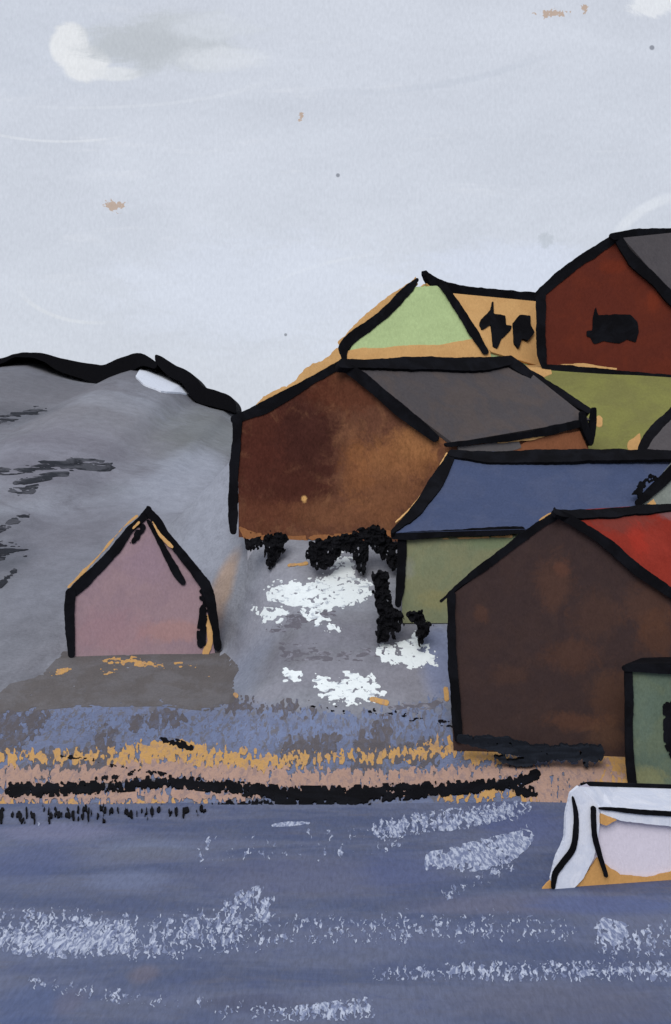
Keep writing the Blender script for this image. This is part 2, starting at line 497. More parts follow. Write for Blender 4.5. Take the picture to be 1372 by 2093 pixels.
# foam: broken white streaks on the water
def on_water(pts, z):
    d = rays(pts); t = (z - ZC) / d[:, 2]
    return CAM + d * t[:, None]
def foam(name, field, mat, step=2.2, z=0.07, th=0.05):
    pts, polys = cells(field, step)
    fr = on_water(pts, z); bk = fr.copy(); bk[:, 2] -= th
    V, Fc = slab(fr, bk, polys)
    return V, Fc
def dab(pts, cover, seed, sx=3.8, sy=11, soft=18, edge=6):
    a = broken(f_stroke(pts), cover + 0.05, sx, sy, seed, soft, edge, 4)
    def f(x, y): return a(x + (fbm(x, y, 9, 7, seed + 50, 2) - 0.5) * 14, y + (fbm(x, y, 12, 9, seed + 60, 2) - 0.5) * 5)
    f.box = a.box
    return f
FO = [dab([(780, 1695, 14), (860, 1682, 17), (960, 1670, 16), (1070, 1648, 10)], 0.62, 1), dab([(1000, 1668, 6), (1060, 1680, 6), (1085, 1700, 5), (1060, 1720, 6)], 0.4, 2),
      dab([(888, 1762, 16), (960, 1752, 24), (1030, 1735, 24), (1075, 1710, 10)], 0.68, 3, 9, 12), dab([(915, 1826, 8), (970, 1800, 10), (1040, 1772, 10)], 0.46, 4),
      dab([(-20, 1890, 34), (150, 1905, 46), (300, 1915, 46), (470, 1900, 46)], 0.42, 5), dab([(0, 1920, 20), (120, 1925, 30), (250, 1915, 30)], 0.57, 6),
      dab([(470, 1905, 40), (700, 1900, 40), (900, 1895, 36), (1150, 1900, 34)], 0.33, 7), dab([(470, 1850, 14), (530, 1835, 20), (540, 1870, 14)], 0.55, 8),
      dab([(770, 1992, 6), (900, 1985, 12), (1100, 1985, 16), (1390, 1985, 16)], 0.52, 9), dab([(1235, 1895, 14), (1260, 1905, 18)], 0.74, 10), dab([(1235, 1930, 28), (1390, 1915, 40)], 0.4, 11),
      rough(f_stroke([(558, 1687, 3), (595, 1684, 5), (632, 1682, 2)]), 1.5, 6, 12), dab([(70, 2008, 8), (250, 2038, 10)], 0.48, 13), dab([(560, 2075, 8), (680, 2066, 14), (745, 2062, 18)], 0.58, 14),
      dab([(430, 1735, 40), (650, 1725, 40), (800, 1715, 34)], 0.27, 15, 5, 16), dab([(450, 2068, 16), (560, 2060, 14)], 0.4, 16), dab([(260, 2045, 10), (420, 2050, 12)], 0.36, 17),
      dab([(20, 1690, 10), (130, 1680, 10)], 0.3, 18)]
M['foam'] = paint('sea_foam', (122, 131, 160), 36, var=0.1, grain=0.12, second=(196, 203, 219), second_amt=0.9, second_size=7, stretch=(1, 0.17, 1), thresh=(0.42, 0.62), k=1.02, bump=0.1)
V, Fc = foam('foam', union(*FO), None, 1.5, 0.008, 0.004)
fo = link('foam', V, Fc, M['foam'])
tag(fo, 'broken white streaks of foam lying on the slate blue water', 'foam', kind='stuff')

# ------------------------------------------------------------------ the shore: layers lying on the ground
M['dark_gravel'] = paint('dark_gravel', (96, 92, 96), 50, var=0.12, grain=0.14, k=KT, second=(106, 114, 138), second_amt=0.4, second_size=9, stretch=(1, 0.25, 0.5), thresh=(0.5, 0.6))
M['ochre_sand'] = paint('ochre_sand', (194, 152, 96), 49, var=0.10, grain=0.12, k=KT, second=(172, 140, 112), second_amt=0.8, second_size=9, stretch=(1, 0.25, 0.5), thresh=(0.5, 0.6))
M['pink_sand'] = paint('pink_sand', (174, 143, 128), 48, var=0.10, grain=0.12, k=KT, second=(150, 128, 124), second_amt=0.8, second_size=9, stretch=(1, 0.25, 0.5), thresh=(0.5, 0.6))
M['shingle'] = paint('blue_shingle', (114, 125, 154), 50, var=0.10, grain=0.12, k=KT, second=(104, 103, 112), second_amt=0.85, second_size=9, stretch=(1, 0.25, 0.5), thresh=(0.5, 0.6))

DK = union(f_poly([(-20, 1455), (90, 1462), (70, 1500), (40, 1535), (-20, 1540)]), f_poly([(175, 1575), (190, 1500), (225, 1485), (235, 1530), (225, 1575)]), f_poly([(575, 1560), (590, 1515), (690, 1508), (680, 1550)]),
           f_poly([(718, 1580), (735, 1510), (790, 1470), (800, 1500), (785, 1580)]), f_poly([(60, 1585), (70, 1540), (200, 1535), (300, 1560), (260, 1590)]), f_poly([(790, 1545), (880, 1515), (930, 1530), (880, 1560)]),
           f_stroke([(440, 1440, 8), (560, 1448, 9), (640, 1452, 6)]), f_stroke([(280, 1475, 10), (360, 1470, 10)]))
dg = lay('gravel', broken(DK, 0.68, 8, 13, 31, 14, 14, 4), M['dark_gravel'], 0.014, 0.008, 1.8)
tag(dg, 'dark grey gravel patches scattered between the blue shingle and the sand', 'gravel', kind='stuff')
SH = union(f_stroke([(20, 1480, 16), (140, 1470, 22), (330, 1490, 24), (520, 1495, 26), (700, 1490, 22), (900, 1470, 26)]), f_stroke([(500, 1450, 12), (740, 1470, 14), (900, 1440, 16)]))
sg = lay('shingle', broken(SH, 0.56, 6, 12, 33, 14, 14, 4), M['shingle'], 0.007, 0.006, 1.8)
tag(sg, 'slate blue shingle along the upper edge of the shore', 'shingle', kind='stuff')
PK = union(f_stroke([(-20, 1592, 22), (150, 1592, 18), (330, 1575, 14), (480, 1588, 18), (640, 1598, 20), (800, 1600, 20), (960, 1590, 20), (1080, 1580, 18)]), f_poly([(1080, 1575), (1130, 1560), (1250, 1560), (1270, 1590), (1190, 1605), (1170, 1650), (1090, 1640), (1070, 1610)]),
           f_stroke([(0, 1628, 5), (150, 1630, 6), (300, 1625, 8), (450, 1627, 7), (530, 1632, 3)]))
pk = lay('sand', broken(PK, 0.70, 6, 14, 35, 9, 10, 4), M['pink_sand'], 0.026, 0.008, 1.8)
tag(pk, 'strip of pinkish sand above the black ledge at the waterline', 'sand', kind='stuff')
OC2 = rough(f_poly([(1210, 1530), (1300, 1530), (1300, 1612), (1195, 1612), (1225, 1580)]), 5, 9, 39)
OC = union(f_stroke([(230, 1555, 20), (330, 1540, 25), (430, 1552, 24), (560, 1560, 18), (660, 1555, 10)]), f_stroke([(-20, 1552, 14), (85, 1548, 10)]), f_stroke([(120, 1550, 10), (190, 1548, 12)]), f_stroke([(590, 1550, 6), (800, 1545, 10), (900, 1530, 14)]),
           f_poly([(897, 1505), (940, 1512), (1010, 1530), (1065, 1545), (1060, 1562), (980, 1562), (900, 1535)]), f_stroke([(0, 1640, 3), (200, 1642, 4), (420, 1638, 4)]), f_stroke([(900, 1632, 4), (1060, 1622, 10), (1110, 1640, 8)]))
oc = lay('sand', union(broken(OC, 0.62, 6, 13, 37, 10, 10, 4), OC2), M['ochre_sand'], 0.020, 0.008, 1.8)
tag(oc, 'ragged patches of bright ochre sand along the middle of the shore', 'sand', kind='stuff')

M['tan_earth'] = paint('tan_earth', (191, 151, 100), 72, var=0.06, grain=0.10, second=(180, 139, 90), second_amt=0.5, k=KT)
te = lay('bare_earth', rough(union(f_poly([(985, 715), (1045, 700), (1125, 735), (1128, 768), (1095, 785), (1040, 745)]), f_stroke([(1225, 862, 8), (1226, 870, 7)]), f_poly([(1285, 908), (1308, 892), (1312, 930), (1280, 925)])), 3, 12, 5), M['tan_earth'], 0.13, 0.1)
tag(te, 'bare tan earth between the green gable, the grey roof and the red house', 'earth', kind='stuff')
te2 = lay('bare_earth', rough(union(f_poly([(860, 1244), (918, 1228), (918, 1254), (870, 1254)]), f_stroke([(911, 1410, 5), (914, 1430, 5)]), f_stroke([(590, 1157, 2), (628, 1153, 3)]), f_stroke([(760, 1430, 4), (790, 1438, 5)]), f_stroke([(480, 1422, 4), (484, 1424, 4)])), 2, 8, 6), M['ochre_sand'], 0.04, 0.03)
tag(te2, 'small ochre bare spots on the slope below the olive wall', 'earth', kind='stuff')
M['olive'] = paint('olive_grass', (124, 124, 72), 70, var=0.05, grain=0.10, second=(112, 110, 70), second_amt=0.6, second_size=90, k=KT)
gb = lay('grass', f_poly([(1112, 752), (1200, 748), (1480, 770), (1480, 960), (1150, 960), (1090, 800), (1085, 768)]), M['olive'], 0.10, 0.08, 5)
tag(gb, 'olive green grassy bank below the red gabled house', 'grass', kind='stuff')

bk_ = lay('gravel', union(broken(f_stroke([(600, 1440, 3), (700, 1452, 6), (800, 1462, 7), (900, 1478, 9), (935, 1486, 8)]), 0.42, 9, 5, 46, 8, 3, 4), broken(f_stroke([(330, 1512, 4), (365, 1522, 6), (390, 1530, 3)]), 0.7, 8, 6, 47, 5, 3, 4), broken(f_stroke([(120, 1546, 2), (190, 1556, 4), (260, 1572, 3)]), 0.5, 9, 4, 48, 5, 3, 4)), M['black'], 0.034, 0.02, 1.7)
tag(bk_, 'black flecks of gravel scattered over the blue shingle', 'gravel', kind='stuff')
# black ledge along the waterline
LE = broken(f_stroke([(26, 1617, 11), (131, 1615, 9), (262, 1608, 7), (328, 1600, 8), (426, 1607, 8), (558, 1622, 10), (656, 1627, 12), (787, 1622, 12), (900, 1615, 10), (972, 1610, 8), (1047, 1602, 7), (1095, 1586, 5)]), 0.74, 7, 10, 41, 6, 6, 4)
LE2 = broken(f_stroke([(380, 1663, 3), (440, 1657, 9), (525, 1651, 14), (656, 1644, 13), (760, 1636, 8)]), 0.60, 7, 11, 42, 9, 6, 4)
LE3 = broken(f_stroke([(1050, 1610, 8), (1078, 1620, 9), (1092, 1624, 3)]), 0.66, 7, 9, 43, 6, 5, 4)
LE4 = broken(f_stroke([(200, 1594, 4), (300, 1582, 6), (340, 1584, 6)]), 0.5, 7, 9, 45, 5, 4, 4)
lo = lay('rock_ledge', union(LE, LE2, LE3, LE4), M['black'], 0.045, 0.06, 1.6, lump=0.02)
tag(lo, 'long ragged black rock ledge running along the waterline below the sand', 'rock')
FL = broken(f_stroke([(0, 1662, 16), (150, 1662, 16), (300, 1658, 14), (420, 1655, 12)]), 0.46, 5, 14, 44, 12, 4, 4)
pts, polys = cells(FL, 1.8)
fr = on_water(pts, 0.05); bk = fr.copy(); bk[:, 2] -= 0.3
V, Fc = slab(fr, bk, polys)
wd = link('seaweed', V, Fc, M['black'])
tag(wd, 'black flecks of weed on the shallow water at left', 'seaweed', kind='stuff')

# ------------------------------------------------------------------ hill: black crest rocks, ledges, snow
def rock(name, field, plane, mat, label, depth, off=0.0, step=2.5, cat='rock', group=None):
    pts, polys = cells(field, step)
    fr = plane.hit(pts, off)
    base = fr[np.argmin(fr[:, 2])].copy()
    V, Fc = slab(fr, fr - plane.n * depth, polys)
    o = link(name, V - base, Fc, mat)
    o.location = tuple(base)
    return tag(o, label, cat, group)

CP = Plane((0, YC - 8.0, 0), (0, -1, 0))
ca = f_stroke([(-420, 775, 8), (-300, 764, 10), (-180, 760, 7), (-60, 745, 7), (0, 738, 5), (33, 726, 4), (82, 728, 7), (122, 745, 13), (171, 758, 17), (216, 766, 21), (253, 748, 18), (286, 735, 13), (314, 746, 7)])
cb = f_stroke([(319, 727, 2), (328, 738, 9), (351, 757, 13), (380, 772, 14), (408, 805, 17), (441, 815, 17), (466, 824, 14), (478, 838, 5)])
rock('rock_ridge', rough(ca, 1.2, 16, 51), CP, M['black_rock'], 'long black ridge of rock along the hill top at left', 10.0)
rock('rock_ridge', rough(cb, 1.2, 16, 52), CP, M['black_rock'], 'short black ridge of rock falling towards the brown house', 10.0)

M['ledge'] = paint('hill_ledge', (44, 46, 52), 120, var=0.2, grain=0.2, k=KT, second=(100, 101, 108), second_amt=0.5, second_size=30, stretch=(0.6, 0.4, 2), thresh=(0.46, 0.58))
def ledge(field, label):
    o = lay('rock_outcrop', field, M['ledge'], 0.03, 0.03, 1.6)
    return tag(o, label, 'rock', 'dark rock outcrops on the grey hill')
ledge(broken(f_stroke([(-20, 866, 7), (30, 852, 9), (61, 842, 8), (126, 834, 3)]), 0.58, 30, 3.5, 61, 8, 3, 4), 'dark smeared rock outcrop just under the crest at the left edge')
ledge(broken(f_stroke([(-10, 966, 5), (60, 957, 6), (122, 948, 8), (180, 953, 12), (224, 953, 9)]), 0.64, 30, 3.5, 62, 6, 4, 4), 'longest dark rock outcrop, pointing right across the middle of the hill')
ledge(broken(f_stroke([(33, 987, 3), (90, 976, 4), (135, 968, 3)]), 0.72, 30, 3.5, 621, 4, 4, 4), 'thin dark rock outcrop directly under the longest one')
ledge(broken(f_stroke([(25, 1005, 5), (53, 1004, 9), (75, 997, 6)]), 0.66, 20, 3.5, 622, 5, 4, 4), 'short stubby dark rock outcrop below the thin one')
ledge(broken(f_stroke([(-10, 1084, 6), (20, 1070, 7), (61, 1052, 2)]), 0.56, 26, 3.5, 63, 6, 3, 4), 'slanting dark rock outcrop below the longest one')
ledge(broken(f_stroke([(-15, 1140, 16), (10, 1125, 17), (46, 1128, 10)]), 0.56, 30, 4, 64, 12, 3, 4), 'widest dark rock outcrop at the left edge, level with the mauve hut roof')
ledge(broken(f_stroke([(0, 1196, 4), (30, 1168, 3)]), 0.7, 14, 5, 641, 4, 3, 4), 'lowest and smallest dark rock outcrop at the left edge')

M['snow'] = paint('snow', (224, 231, 232), 57, var=0.04, grain=0.05, k=0.98, rough=0.7, second=(160, 167, 178), second_amt=0.8, second_size=16, stretch=(0.7, 0.5, 1.6), thresh=(0.56, 0.66))
M['snow_far'] = paint('snow_far', (212, 217, 227), 170, var=0.04, grain=0.05, k=1.0, rough=0.7)
so = lay('snow_patch', rough(f_poly([(278, 772), (290, 752), (320, 748), (352, 770), (385, 790), (402, 812), (370, 806), (330, 802), (292, 788)]), 2, 14, 71), M['snow_far'], 0.2, 0.25)
tag(so, 'pale snow patch just under the black crest of the hill', 'snow', 'snow patches')
def c7(P): return [(440 + x / 2.638, 1060 + y / 2.638) for x, y in P]
SN = [(f_poly(c7([(640, 220), (690, 195), (735, 225), (752, 290), (830, 330), (852, 395), (800, 435), (700, 470), (600, 490), (500, 495), (400, 475), (290, 445), (265, 400), (330, 345), (450, 345), (550, 330), (620, 290)])), 'largest white snow patch, below the black scrub under the brown house', 72),
      (f_poly(c7([(205, 480), (270, 495), (390, 500), (350, 560), (215, 545)])), 'small white snow patch at the lower left of the largest patch', 77),
      (f_poly(c7([(470, 500), (560, 495), (620, 565), (680, 610), (610, 600), (530, 565)])), 'narrow white snow patch slanting down from the largest patch', 78),
      (f_poly(c7([(870, 700), (940, 680), (1050, 670), (1090, 615), (1108, 700), (1160, 690), (1198, 785), (1150, 770), (1080, 805), (1000, 780), (900, 775)])), 'white snow patch beside the left corner of the dark boathouse', 73),
      (f_poly(c7([(545, 850), (640, 880), (720, 865), (700, 825), (830, 840), (870, 890), (915, 945), (850, 985), (760, 1002), (640, 992), (570, 950), (535, 890)])), 'lowest white snow patch, just above the blue shingle', 74),
      (f_poly(c7([(375, 815), (460, 830), (455, 870), (380, 885)])), 'tiny white snow patch between the mauve hut and the lowest snow patch', 75)]
for fld, lab, sd in SN:
    o = lay('snow_patch', broken(fld, 0.64, 9, 6, sd, 10, 6, 4), M['snow'], 0.016, 0.02, 1.6)
    tag(o, lab, 'snow', 'snow patches')

M['grey_gravel'] = paint('grey_gravel', (104, 102, 110), 55, var=0.12, grain=0.12, k=KT, second=(134, 134, 144), second_amt=0.9, second_size=12, stretch=(0.5, 0.4, 1.4), thresh=(0.5, 0.6))
GS = union(f_stroke([(555, 1285, 8), (620, 1266, 13), (680, 1255, 8)]), f_stroke([(585, 1340, 8), (680, 1341, 9), (775, 1336, 9)]), f_stroke([(560, 1320, 4), (640, 1316, 6)]), f_stroke([(800, 1450, 4), (880, 1440, 6), (905, 1425, 3)]))
gg = lay('gravel', broken(GS, 0.60, 16, 5, 81, 8, 5, 4), M['grey_gravel'], 0.008, 0.006, 1.8)
tag(gg, 'grey streaks of gravel on the slope below the snow', 'gravel', kind='stuff')

# black scrub below the brown house
M['scrub'] = paint('black_scrub', (20, 20, 23), 57, var=0.2, grain=0.2)
def scrub(P, label, seed, name='bush'):
    fld = rough(f_poly(c7(P)), 2, 8, seed)
    x0, y0, x1, y1 = fld.box
    pts, polys = cells(broken(fld, 0.74, 6, 12, seed, 4, 5, 4), 1.6)
    cxp, cyp = (x0 + x1) / 2, y1 - 8
    h = TERR.ray_cast(Vector(CAM), Vector(rays([(cxp, cyp)])[0]).normalized(), 600)[0]
    pl = Plane((0, h.y - 0.5, 0), (0, -1, 0))
    fr = pl.hit(pts)
    fr[:, 1] += (fbm(pts[:, 0], pts[:, 1], 9, 9, seed + 3) - 0.5) * 0.5
    bk = fr.copy(); bk[:, 1] += 0.35
    V, Fc = slab(fr, bk, polys)
    V = list(V); rng = random.Random(seed)
    n = 0
    while n < 220:                                   # leaf clumps through the depth of the plant
        x, y = rng.uniform(x0, x1), rng.uniform(y0, y1)
        if fld(np.array([x]), np.array([y]))[0] < 3: continue
        n += 1
        c = pl.one(x, y); c[1] += rng.uniform(-0.25, 1.0)
        s = rng.uniform(0.02, 0.06); i = len(V)
        for q in range(4):
            V.append(c + np.array([rng.uniform(-s, s) * 0.5, rng.uniform(-s, s), rng.uniform(-s, s) * 2.2]))
        Fc += [[i, i + 1, i + 2], [i, i + 2, i + 3], [i, i + 3, i + 1], [i + 1, i + 3, i + 2]]
    o = link(name, np.array(V) - np.array(h), Fc, M['scrub'])
    o.location = tuple(h)
    return tag(o, label, 'bush', 'black scrub below the brown house')
scrub([(160, 115), (250, 112), (310, 70), (385, 100), (370, 170), (340, 200), (320, 240), (290, 268), (268, 200), (285, 150), (240, 150), (180, 178)], 'small black forked bush at the left foot of the brown house', 91)
scrub([(498, 140), (600, 105), (720, 90), (790, 60), (890, 35), (930, 85), (970, 130), (985, 200), (975, 285), (930, 250), (890, 190), (850, 150), (822, 200), (812, 292), (770, 292), (748, 190), (680, 165), (640, 240), (600, 262), (520, 272), (500, 200)], 'wide black ragged bush hanging under the brown wall', 92)
scrub([(840, 300), (920, 285), (945, 400), (960, 480), (1005, 520), (1015, 560), (970, 650), (880, 660), (880, 500), (862, 400)], 'tall black bush beside the left corner of the olive wall', 93)
scrub([(1035, 520), (1115, 508), (1165, 580), (1145, 620), (1108, 695), (1092, 600), (1060, 545)], 'small black bush above the snow by the dark boathouse', 94)

# ------------------------------------------------------------------ houses
class House:
    """gable end drawn on an upright plane; the body and the roof run back from it"""
    def __init__(s, name, label, px0, Y0, phi, gable, theta, ridge_back, eave_back, wall, roof, left_roof=None, cat='house', lower=0.0, group=None):
        s.pl = facing(px0, Y0, phi)
        G = [s.pl.one(*p) for p in gable]                 # foot, eave, ridge, eave, foot
        ax = np.array([math.sin(math.radians(theta)), math.cos(math.radians(theta)), 0])
        def back(P, p):
            u = (p[0] - CX) / F
            t = (u * P[1] - P[0]) / (ax[0] - u * ax[1])
            Q = P + ax * t
            Q[2] = ZC - (p[1] - CY) * Q[1] / F
            return Q
        s.R, s.E = G[2], G[3]
        s.Rb = back(G[2], ridge_back)
        s.Eb = back(G[3], eave_back) if eave_back else G[3] + (s.Rb - G[2])
        s.El = G[1]; s.Elb = G[1] + (s.Rb - G[2])
        base = (G[0] + G[4]) / 2; base[2] = min(G[0][2], G[4][2])
        s.root = thing(name, label, cat, base, group)
        s.base = base
        d = s.Rb - G[2]; d2 = d.copy(); d2[2] = 0
        A = [q.copy() for q in G]; B = [G[0] + d2, s.Elb.copy(), s.Rb.copy(), s.Eb.copy(), np.array([s.Eb[0], s.Eb[1], G[4][2]])]
        for q in (A[0], A[4], B[0], B[4]): q[2] -= lower
        for L_ in (A, B):
            for i in (1, 2, 3): L_[i][2] -= 0.03
        V, Fc = prism(np.array(A), np.array(B))
        s.wall = link('wall', V, Fc, wall(base, s) if callable(wall) else wall, s.root)
        s.rp = plane3(s.R, s.Rb, s.E)
        s.roof_r = sheet('roof', [s.R, s.Rb, s.Eb, s.E], 0.14, roof(base, s) if callable(roof) else roof, s.root)
        s.roof_l = sheet('roof', [s.El, s.Elb, s.Rb, s.R], 0.10, left_roof or M['black'], s.root)
        s.rp = plane3(s.R, s.Rb, s.E)
        s.ridge_pl = upright(s.R, s.Rb); s.eave_pl = upright(s.E, s.Eb); s.back_pl = upright(s.Rb, s.Eb)
    def b(s, name, pts, plane=None, mat=None, off=0.06, thick=0.14, amp=1.2, seed=7, brk=None):
        f = rough(rough(f_stroke([(p[0], p[1], p[2] * 0.93) for p in pts]), amp + 0.8, 34, seed, 2), 0.9, 6, seed + 7, 2)
        if brk: f = broken(f_stroke(pts), brk, 9, 9, seed, 6, 1)
        return board(name, f, plane or s.pl, mat or M['black'], s.root, off, thick)
    def area(s, name, pts, mat, plane=None, off=0.05, thick=0.06, amp=2, seed=8, brk=None):
        f = f_poly(pts)
        f = broken(f, brk, 10, 10, seed, 6, 2) if brk else rough(f, amp, 12, seed)
        return board(name, f, plane or s.pl, mat, s.root, off, thick)

def blobs_on(plane, Y, spec):
    return [(plane.one(px, py), (rx * Y / F, 50.0, ry * Y / F), rgb, amt) for px, py, rx, ry, rgb, amt in spec]

# --- brown house
def brown_wall(base, s):
    return paint('brown_stained_boards', (92, 60, 46), 62, var=0.22, grain=0.24, second=(116, 80, 57), second_amt=0.7, second_size=60, base=base, thresh=(0.45, 0.65),
                 blobs=blobs_on(s.pl, 62, [(545, 920, 95, 160, (70, 37, 30), 0.95), (630, 900, 60, 110, (60, 34, 29), 0.95), (590, 1000, 70, 50, (66, 37, 30), 0.85), (820, 935, 80, 45, (140, 94, 58), 0.6), (700, 1050, 120, 26, (112, 74, 52), 0.6),
                                           (520, 1060, 70, 40, (90, 54, 40), 0.7), (700, 800, 70, 40, (84, 46, 32), 0.6), (790, 1000, 70, 50, (120, 80, 55), 0.6), (860, 900, 50, 30, (150, 104, 66), 0.5), (730, 960, 30, 60, (124, 80, 50), 0.5), (622, 1020, 5, 6, (200, 156, 98), 0.9)]))
def grey_roof(nm, Y, rgb=(84, 80, 82), second=(94, 84, 80)):
    return lambda base, s: paint(nm, rgb, Y, var=0.07, grain=0.12, second=second, second_amt=0.6, second_size=70, base=base, k=KR)
KR = 1.22
bh = House('brown_house', 'brown stained wooden house with black edges and a long grey roof', 490, 62, 6,
           [(488, 1098), (486, 858), (700, 742), (922, 910), (915, 1110)], 54, (1045, 737), (1203, 862), brown_wall, grey_roof('worn_grey_slate', 63), M['ochre'], lower=0.0)
bh.b('bargeboard', [(480, 858, 9), (535, 835, 13), (592, 804, 12), (648, 772, 9), (698, 744, 9)], seed=101)
bh.b('bargeboard', [(702, 747, 9), (743, 774, 13), (800, 823, 13), (857, 869, 13), (889, 894, 9)], seed=102, off=0.30, thick=0.32)
bh.b('corner_post', [(485, 862, 10), (483, 910, 9), (478, 956, 10), (476, 1032, 10), (476, 1082, 7), (476, 1088, 3)], seed=103, off=0.11)
bh.b('ridge_board', [(700, 742, 9), (780, 743, 11), (860, 741, 14), (972, 744, 15), (1039, 737, 11)], bh.rp, seed=104, off=0.3, thick=0.3)
bh.b('bargeboard', [(1042, 736, 10), (1090, 768, 10), (1121, 787, 9), (1160, 812, 9), (1203, 838, 7)], bh.rp, seed=105, off=0.26, thick=0.3)
bh.b('eave_board', [(916, 909, 5), (1009, 899, 7), (1084, 888, 8), (1140, 877, 9), (1183, 866, 8)], bh.eave_pl, seed=106, off=0.22)
bh.area('fascia_board', [(508, 845), (540, 812), (565, 798), (600, 780), (628, 752), (660, 735), (690, 712), (700, 745), (600, 805)], M['ochre'], off=-0.02, thick=0.1, amp=5, seed=107)
bh.area('sill_board', [(490, 1078), (520, 1090), (600, 1098), (700, 1092), (800, 1085), (800, 1096), (700, 1102), (560, 1103), (500, 1100)], paint('ochre_stained', (136, 92, 60), 62, var=0.15, grain=0.15), off=0.04, thick=0.05, seed=108, brk=0.8)
bh.b('corner_post', [(1192, 846, 4), (1200, 880, 7), (1209, 908, 4)], bh.eave_pl, seed=109, off=0.30)
bh.b('corner_post', [(1216, 836, 4), (1213, 870, 6), (1209, 906, 4)], bh.eave_pl, seed=110, off=0.12)
bh.area('side_board', [(935, 913), (1060, 900), (1068, 915), (1040, 924), (940, 924)], paint('grey_board', (96, 92, 92), 63), plane=bh.eave_pl, off=0.1, seed=111)
bh.area('side_board', [(1050, 915), (1090, 897), (1186, 880), (1203, 918), (1195, 926), (1040, 926)], paint('russet_board', (134, 86, 60), 66, var=0.12, grain=0.14), plane=bh.eave_pl, off=0.08, seed=112)
bh.area('trim_board', [(1000, 908), (1090, 893), (1178, 873), (1200, 858), (1196, 870), (1090, 899)], M['ochre'], plane=bh.eave_pl, off=0.15, amp=1, thick=0.05, seed=113)

ft = np.array([bh.pl.one(x, 1106, -0.12) for x in (506, 912)])
ft = np.array([ft[0], ft[1], ft[1], ft[0]]); ft[2, 2] -= 4.5; ft[3, 2] -= 4.5
V, Fc = prism(ft, ft + np.array([4.5, 3.0, 0]))
link('foundation', V, Fc, paint('footing_stone', (150, 151, 159), 62, var=0.1, k=0.86, second=(140, 141, 150)), bh.root)

# --- green gabled house
M['green'] = paint('pale_green_boards', (165, 184, 134), 75, var=0.05, grain=0.10, second=(158, 176, 128), second_amt=0.6)
gh = House('green_house', 'pale green gabled house with a tan side and two black openings', 700, 76, 4,
           [(700, 752), (703, 720), (868, 582), (1002, 722), (1002, 752)], 58, (1112, 606), (1150, 765), M['green'], M['ochre'], M['ochre'], lower=0.6)
gh.b('bargeboard', [(853, 571, 4), (830, 596, 10), (781, 645, 11), (724, 687, 12), (702, 713, 12), (702, 738, 9)], seed=121, off=0.22, thick=0.3)
gh.b('bargeboard', [(905, 582, 8), (920, 604, 9), (960, 665, 10), (992, 718, 7)], seed=122, off=0.3, thick=0.4)
gh.b('ridge_board', [(871, 552, 1), (878, 564, 5), (900, 582, 12), (930, 592, 14), (970, 598, 13), (1039, 604, 13), (1104, 609, 12)], gh.ridge_pl, seed=123, off=0.36, thick=0.4)
gh.area('fascia_board', [(690, 700), (732, 656), (781, 613), (830, 582), (850, 566), (855, 580), (790, 645), (720, 692), (700, 715)], M['ochre'], off=-0.02, thick=0.1, amp=3, seed=124)
gh.area('gable_board', [(712, 722), (724, 700), (790, 640), (848, 586), (893, 584), (912, 600), (960, 668), (990, 722)], M['green'], off=0.16, thick=0.05, amp=1, seed=1251)
gh.area('foundation', [(705, 718), (740, 711), (781, 712), (819, 706), (895, 705), (960, 693), (990, 690), (1003, 722), (1003, 760), (700, 760)], M['ochre'], off=0.18, amp=1.5, seed=125)
c3 = lambda P: [(860 + x / 2.68, 440 + y / 2.68) for x, y in P]
gh.area('window', c3([(392, 470), (402, 470), (400, 540), (465, 548), (468, 600), (500, 605), (495, 625), (470, 650), (440, 680), (420, 730), (398, 715), (392, 640), (385, 600), (335, 630), (325, 600), (330, 570), (385, 515)]), M['black'], plane=gh.rp, off=0.2, thick=0.1, amp=1.5, seed=126)
gh.area('window', c3([(505, 590), (545, 545), (600, 550), (605, 600), (625, 640), (590, 690), (555, 670), (540, 735), (515, 700), (508, 640)]), M['black'], plane=gh.rp, off=0.2, thick=0.1, amp=1.5, seed=127)

# --- red house
def red_wall(base, s):
    return paint('oxblood_boards', (84, 39, 30), 74, var=0.06, grain=0.10, second=(92, 42, 30), second_amt=0.7, base=base,
                 blobs=blobs_on(s.pl, 74, [(1250, 545, 25, 15, (104, 44, 28), 0.6), (1335, 615, 14, 20, (112, 48, 30), 0.5)]))
rh = House('red_house', 'dark red gabled house with one black window, highest on the slope', 1110, 74, 5,
           [(1110, 752), (1108, 602), (1265, 484), (1430, 672), (1430, 780)], 50, (1480, 462), None, red_wall, grey_roof('grey_slate', 74, (86, 82, 84), (78, 75, 78)), lower=0.8)
rh.b('bargeboard', [(1102, 602, 9), (1158, 554, 11), (1218, 513, 11), (1260, 484, 9)], seed=131)
rh.b('bargeboard', [(1264, 486, 9), (1296, 533, 12), (1341, 574, 11), (1372, 608, 12), (1430, 672, 11)], seed=132, off=0.3, thick=0.34)
rh.b('corner_post', [(1106, 604, 11), (1106, 670, 10), (1108, 720, 10), (1113, 748, 7)], seed=133, off=0.14)
rh.b('ridge_board', [(1256, 483, 8), (1300, 476, 9), (1345, 474, 9), (1420, 474, 9), (1475, 472, 8)], rh.ridge_pl, seed=134, off=0.2)
rh.b('sill_beam', [(1117, 750, 7), (1196, 757, 8), (1270, 765, 8), (1372, 774, 9), (1430, 780, 8)], seed=135, off=0.16)
rh.area('window', c3([(960, 500), (975, 548), (1060, 542), (1150, 543), (1188, 580), (1197, 640), (1180, 697), (1130, 680), (1090, 702), (1000, 688), (950, 707), (930, 670), (905, 662), (908, 632), (940, 630), (945, 560)]), M['black'], off=0.05, thick=0.1, amp=1.5, seed=136)
rh.b('trim_board', [(1130, 744, 1), (1190, 746, 2), (1260, 754, 2)], mat=M['ochre'], off=0.03, amp=2, seed=137, thick=0.06)

